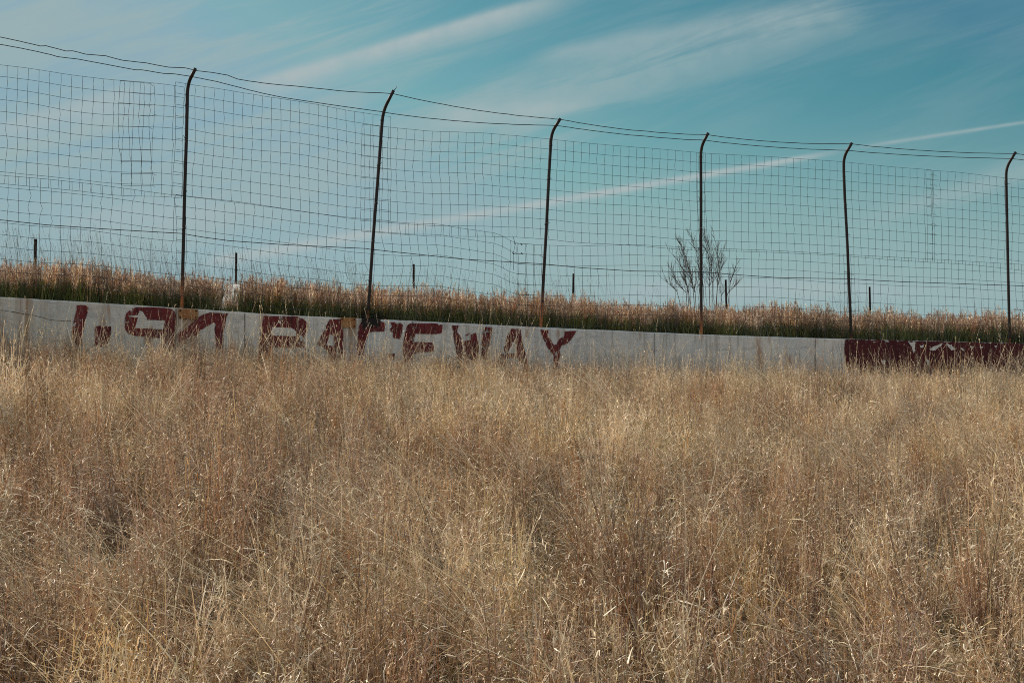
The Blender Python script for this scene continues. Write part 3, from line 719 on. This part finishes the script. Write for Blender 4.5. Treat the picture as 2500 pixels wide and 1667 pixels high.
for v in range(12):     # straw
    mb = MB(); bunches(mb, 4, 8, .17, (.32, .64), (TAN, STRAW, OLIVE, BROWN), (STRAW, TAN, PALE, STRAW), .22, 6, 5, .0044, (PALE, STRAW), (STRAW, TAN, PALE))
    thatch(mb, .2, 30, (STRAW, TAN, GREY, OLIVE)); add_src('straw', mb)
for v in range(8):      # low tangle of arching, crossing blades
    mb = MB()
    for _ in range(38):
        c = jit(rd.choice((STRAW, PALE, TAN, STRAW, BROWN, RUST, GREY))); L = rd.uniform(.28, .62)
        ribbon(mb, rp(.2), (hvec(rd.uniform(.2, 1.0)) + Vector((-.15, 0, 1))).normalized(), L, rd.uniform(.0035, .0065), hvec(rd.uniform(.2, .9)) + Vector((-.1, 0, -rd.uniform(.2, .9))), jit(TAN), c, 6)
    for _ in range(60):
        c = jit(rd.choice((PALE, STRAW, TAN, PALE))); p0 = rp(.2) + Vector((0, 0, rd.uniform(.18, .48)))
        ribbon(mb, p0, (hvec(rd.uniform(.3, 1.2)) + Vector((0, 0, rd.uniform(-.2, 1)))).normalized(), rd.uniform(.03, .08), rd.uniform(.004, .0075), hvec(1.0) + Vector((0, 0, -.6)), c, jit(c), 4)
    add_src('tangle', mb)
for v in range(7):      # leaning pale bunch, blown over towards the left
    mb = MB()
    for _ in range(40):
        L = rd.uniform(.42, .85); d = (Vector((-rd.uniform(.05, .55), rd.uniform(-.35, .3), 1))).normalized(); c = jit(rd.choice((PALE, PALE, STRAW, STRAW, PINK)))
        ribbon(mb, rp(.09), d, L, rd.uniform(.004, .0085), Vector((-rd.uniform(.15, .75), rd.uniform(-.2, .2), -rd.uniform(.1, .6))), jit(TAN), c, 8)
    for _ in range(22): stalk(mb, rp(.15), rd.uniform(.25, .5), TAN, rd.choice((STRAW, TAN, RUST)), .3, 6, 8)
    thatch(mb, .2, 40, (STRAW, TAN, GREY, BROWN)); add_src('lean', mb)
for v in range(5):      # greener hollow
    mb = MB()
    for _ in range(60):
        c = jit(rd.choice((OLIVE, OLIVE, GREEN, (.2, .17, .06)))); ribbon(mb, rp(.16), rdir(.5), rd.uniform(.12, .40), rd.uniform(.0025, .0045), hvec(.35), c, jit(rd.choice((c, c, TAN))), 4)
    for _ in range(16): stalk(mb, rp(.16), rd.uniform(.3, .5), OLIVE, rd.choice((TAN, STRAW)), .2, 5, 8)
    thatch(mb, .2, 30, (OLIVE, TAN, GREY)); add_src('green', mb)
for v in range(6):      # single long stalks that stand above the rest
    mb = MB()
    for _ in range(5):
        c = rd.choice((PALE, STRAW, TAN, GREY, DARK)); L = rd.uniform(.62, .98); p0 = rp(.12)
        d = (rdir(rd.choice((.3, .5, 1.1))) + Vector((-.08, 0, 0))).normalized(); bend = hvec(rd.uniform(0, .3)) + Vector((-.1, 0, -.12)); f = ribbon(mb, p0, d, L, rd.uniform(.0036, .0055), bend, jit(c), jit(c), 8, tip=.5)
        for _k in range(rd.choice((0, 0, 14))):
            q0 = f(rd.uniform(.72, 1)); ribbon(mb, q0, (hvec(.5) + Vector((0, 0, 1))).normalized(), rd.uniform(.01, .03), .004, hvec(.3), jit(PALE, .3), jit(STRAW), 2)
    add_src('long', mb)
for v in range(6):      # pale stalks along the wall foot
    mb = MB()
    for _ in range(7):
        c = rd.choice((PALE, PALE, STRAW, GREY)); L = rd.uniform(.55, 1.05); d = (rdir(rd.choice((.12, .2, .7))) + Vector((-.03, 0, 0))).normalized()
        f = ribbon(mb, rp(.2), d, L, rd.uniform(.0026, .0060), hvec(rd.uniform(0, .22)) + Vector((-.05, 0, -.08)), jit(c), jit(c), 7, tip=.45)
        for _k in range(rd.choice((0, 8, 12))):
            ribbon(mb, f(rd.uniform(.75, 1)), (hvec(.5) + Vector((0, 0, 1))).normalized(), rd.uniform(.012, .03), .005, hvec(.3), jit(PALE, .3), jit(STRAW), 2)
    add_src('footstalk', mb)
for v in range(4):      # dead grey twiggy weeds
    mb = MB()
    for _ in range(5):
        p0 = rp(.08); d = rdir(.35); L = rd.uniform(.35, .7); c = jit(rd.choice((DARK, GREY, DARK))); bend = hvec(.15); f = ribbon(mb, p0, d, L, .0045, bend, c, c, 5, tip=.4)
        for _k in range(9):
            t = rd.uniform(.35, .95); dd = (hvec(.9) + Vector((0, 0, 1))).normalized(); g = ribbon(mb, f(t), dd, rd.uniform(.06, .18), .0026, hvec(.2), c, jit(GREY), 3)
            for _j in range(3): ribbon(mb, g(rd.uniform(.5, 1)), (hvec(1) + Vector((0, 0, .6))).normalized(), rd.uniform(.01, .03), .004, hvec(.2), jit(GREY), jit(PALE), 2)
    add_src('weed', mb)
for v in range(10):     # bank: dense green blades below, rusty seed heads on top
    mb = MB()
    for _ in range(130):
        c = jit(rd.choice((GREEN, GREEN, OLIVE, (.05, .06, .02)))); ribbon(mb, rp(.17), rdir(.3), rd.uniform(.20, .37), rd.uniform(.004, .0075), hvec(.2), c, jit(c), 4)
    for _ in range(6):
        c0 = rp(.16); ln = Vector((-rd.uniform(0, .12), rd.uniform(-.05, .05), 0)); cb = rd.choice((PLUM1, PLUM2, PLUM2, PINK)); hh = rd.uniform(.70, 1.2)
        for _k in range(4):
            stalk(mb, c0 + rp(.03), hh * rd.uniform(.40, .54), OLIVE, cb, .09, 1, 24, .0032, .60, (PLUM1, TAN, PLUM2), ln, rd.choice((PINK, PLUM2, PALE)), .024, (.22, (.8, 1.2)))
    add_src('bank', mb)
for v in range(4):      # thin tall wisps
    mb = MB()
    for _ in range(6):
        c = jit(rd.choice((GREY, DARK, BROWN))); d = (rdir(.10) + Vector((-.10, 0, 0))).normalized(); f = ribbon(mb, rp(.18), d, rd.uniform(.65, 1.08), .0028, Vector((-rd.uniform(0, .16), 0, 0)), c, c, 6, tip=.35)
        for _k in range(5): ribbon(mb, f(rd.uniform(.86, 1)), (hvec(.3) + Vector((0, 0, 1))).normalized(), rd.uniform(.01, .03), .003, hvec(.1), c, c, 2)
    add_src('wisp', mb)
for v in range(3):      # black-green leafy clump by the second pole
    mb = MB()
    for _ in range(170):
        c = jit(rd.choice(((.02, .024, .012), (.028, .02, .016)))); ribbon(mb, rp(.12), rdir(.7), rd.uniform(.08, .26), rd.uniform(.006, .011), hvec(.4), c, c, 3)
    add_src('clump', mb)

GN = bpy.data.node_groups.new("scatter_tufts", 'GeometryNodeTree')
GN.interface.new_socket("Geometry", in_out='INPUT', socket_type='NodeSocketGeometry'); GN.interface.new_socket("Geometry", in_out='OUTPUT', socket_type='NodeSocketGeometry')
gi = GN.nodes.new('NodeGroupInput'); go = GN.nodes.new('NodeGroupOutput'); iop = GN.nodes.new('GeometryNodeInstanceOnPoints')
ci = GN.nodes.new('GeometryNodeCollectionInfo'); ci.inputs['Collection'].default_value = SRC; ci.inputs['Separate Children'].default_value = True; ci.inputs['Reset Children'].default_value = True
def named(nm, ty):
    a = GN.nodes.new('GeometryNodeInputNamedAttribute'); a.data_type = ty; a.inputs[0].default_value = nm; return a.outputs[0]
e2r = GN.nodes.new('FunctionNodeEulerToRotation'); lk = GN.links.new
lk(gi.outputs[0], iop.inputs['Points']); lk(ci.outputs[0], iop.inputs['Instance']); iop.inputs['Pick Instance'].default_value = True
lk(named('idx', 'INT'), iop.inputs['Instance Index']); lk(named('rot', 'FLOAT_VECTOR'), e2r.inputs[0]); lk(e2r.outputs[0], iop.inputs['Rotation'])
lk(named('scl', 'FLOAT_VECTOR'), iop.inputs['Scale']); lk(iop.outputs[0], go.inputs[0])
def scatter(name, recs):
    me = bpy.data.meshes.new(name); me.from_pydata([r_[0] for r_ in recs], [], [])
    a = me.attributes.new('idx', 'INT', 'POINT'); a.data.foreach_set('value', [r_[1] for r_ in recs])
    a = me.attributes.new('rot', 'FLOAT_VECTOR', 'POINT'); a.data.foreach_set('vector', [x for r_ in recs for x in r_[2]])
    a = me.attributes.new('scl', 'FLOAT_VECTOR', 'POINT'); a.data.foreach_set('vector', [x for r_ in recs for x in r_[3]])
    me.materials.append(M_GRASS)
    o = bpy.data.objects.new(name, me); sc.collection.objects.link(o)
    md = o.modifiers.new("scatter", 'NODES'); md.node_group = GN; return o
ps = random.Random(99)
def rec(kind, x, y, s=1.0, sz=1.0, tilt=.12, z=None, spin=None):
    k_ = ps.choice(KIND[kind]); zz = ground_z(x, y) if z is None else z
    return ((x, y, zz), k_, (ps.gauss(0, tilt), ps.gauss(0, tilt), ps.uniform(0, 6.283) if spin is None else ps.gauss(0, spin)), (s, s, s * sz))
field = []
step = .262; y = 2.6
while y < 25:
    hw = y * .375 + 2.3; x = -hw
    while x < hw:
        X = x + ps.uniform(-.5, .5) * step; Y = y + ps.uniform(-.5, .5) * step; x += step
        s_ = Y - float(wall_y(X))
        if s_ > -.12 or ps.random() < .07: continue
        n1 = .9 * hn(X, Y, .42, 1.5) + .5 * hn(X, Y, 1.1, 6) + .55 * hn(X, Y, 2.4, 60); n2 = .8 * hn(X, Y, .6, 12) + .7 * hn(X, Y, 1.9, 3); n3 = hn(X, Y, .5, 30) + .6 * hn(X, Y, 1.3, 33)
        right = (X / max(Y, 1)) * .9
        if n3 > .46: kd = 'green' if ps.random() < .6 else 'straw'
        elif n2 > .34: kd = 'lean' if ps.random() < .7 else 'straw'
        else: kd = 'straw' if n1 + right + ps.gauss(0, .18) > .12 else 'rust'
        ef = float(np.interp(X, [-6, 0, 7], [.78, .58, .45])); edge = 1.0 if s_ < -2.8 else ef + (1 - ef) * (-s_ / 2.8) ** 1.3
        field.append(rec(kd, X, Y, ps.uniform(.84, 1.14) * edge * (1 + .22 * n1 + .38 * hn(X, Y, 2.6, 44)), ps.uniform(.85, 1.15), .10, spin=.5 if kd == 'lean' else None))
        if ps.random() < .34: field.append(rec('tangle', X, Y, ps.uniform(.85, 1.25) * edge, 1, .15))
        if ps.random() < .14: field.append(rec('long', X, Y, ps.uniform(.8, 1.1) * edge, 1, .15, spin=.9))
        if ps.random() < .02: field.append(rec('weed', X, Y, ps.uniform(.8, 1.2)))
        if ps.random() < .09: field.append(rec('lean', X, Y, ps.uniform(.8, 1.2), spin=.8))
        if s_ > -1.4 and ps.random() < float(np.interp(X, [-6, 1, 4, 7], [.75, .75, .50, .60])): field += [rec('footstalk', X + ps.uniform(-.1, .1), Y, ps.uniform(.6, 1.15), 1, .10) for _ in (0, 1)]
    y += step
def hit(px_, py_, up=.28):
    d = ray(px_, py_); t = 3.0
    while t < 22 and EYE.z + d.z * t > ground_z(d.x * t, t) + up: t += .04
    return d.x * t, t
for (a_, b_, k_) in ((1120, 1330, 6), (1210, 1460, 6), (1080, 1500, 5), (960, 1300, 4), (300, 1400, 4), (230, 1480, 4), (2330, 1130, 7), (2420, 1060, 6), (2200, 1180, 5), (2000, 1100, 4), (1860, 1300, 4), (640, 1560, 3), (1500, 1000, 4), (900, 960, 4), (1050, 1180, 4)):
    hx, hy = hit(a_, b_)
    for _ in range(k_): field.append(rec('lean', hx + ps.gauss(0, .22), hy + ps.gauss(0, .18), ps.uniform(.9, 1.2), 1, .08, spin=.25))
for (a_, b_, k_) in ((1250, 1380, 5), (560, 1480, 4), (1185, 1620, 3), (1960, 1290, 6), (220, 1390, 4), (2320, 1010, 5), (340, 1120, 4), (1330, 1450, 4)):
    hx, hy = hit(a_, b_, .2); field = [q_ for q_ in field if math.hypot(q_[0][0] - hx, (q_[0][1] - hy) * .8) > .17]
    for _ in range(k_): field.append(rec('green', hx + ps.gauss(0, .13), hy + ps.gauss(0, .13), ps.uniform(.8, 1.1), 1, .1))
tag(scatter("dry_grass", field), "tall dry tan and rust brown grass filling the slope below the wall", "grass", kind="stuff")
bank = []
X = -8.6
while X < 13.5:
    for s_ in np.arange(.30, 3.4, .17):
        x = X + ps.uniform(-.08, .08); yy_ = float(wall_y(x)) + s_ + ps.uniform(-.05, .05)
        hgt = 1 + .22 * hn(x, yy_, .8, 2) + .12 * hn(x, yy_, 2.6, 5)
        bank.append(rec('bank', x, yy_, ps.uniform(.85, 1.12) * hgt, 1, .07))
        lf = np.interp(x, [-7, -3, -1.2, 1, 4], [.42, .42, .24, .10, .03])
        if ps.random() < lf: bank.append(rec('wisp', x, yy_, ps.uniform(.75, 1.15), 1, .06, spin=.5))
        if ps.random() < .05: bank.append(rec('long', x, yy_, ps.uniform(.6, .85), 1, .1))
    X += .17
bank = [q_ for q_ in bank if not (abs(q_[0][0] - c_board.x) < .21 and q_[0][1] < c_board.y + .42)]
for dx_ in (-.15, -.05, .06, .16):
    for dy_ in (-.1, .3): bank.append(rec('footstalk', c_board.x + dx_, c_board.y + dy_, .5, 1, .05)); bank.append(rec('bank', c_board.x + dx_, c_board.y - .16, .45, 1, .05))
cp = fpt(905, 785, .3)
for _ in range(7): bank.append(rec('clump', cp.x + ps.uniform(-.14, .14), cp.y + ps.uniform(-.08, .05), ps.uniform(.7, 1), 1, .2, z=float(wall_z(cp.x)) - .04))
tag(scatter("bank_grass", bank), "dense rusty topped grass, green at its base, growing on the bank behind the wall", "grass", kind="stuff")
print("tufts", len(field), len(bank), "src", NSRC[0])
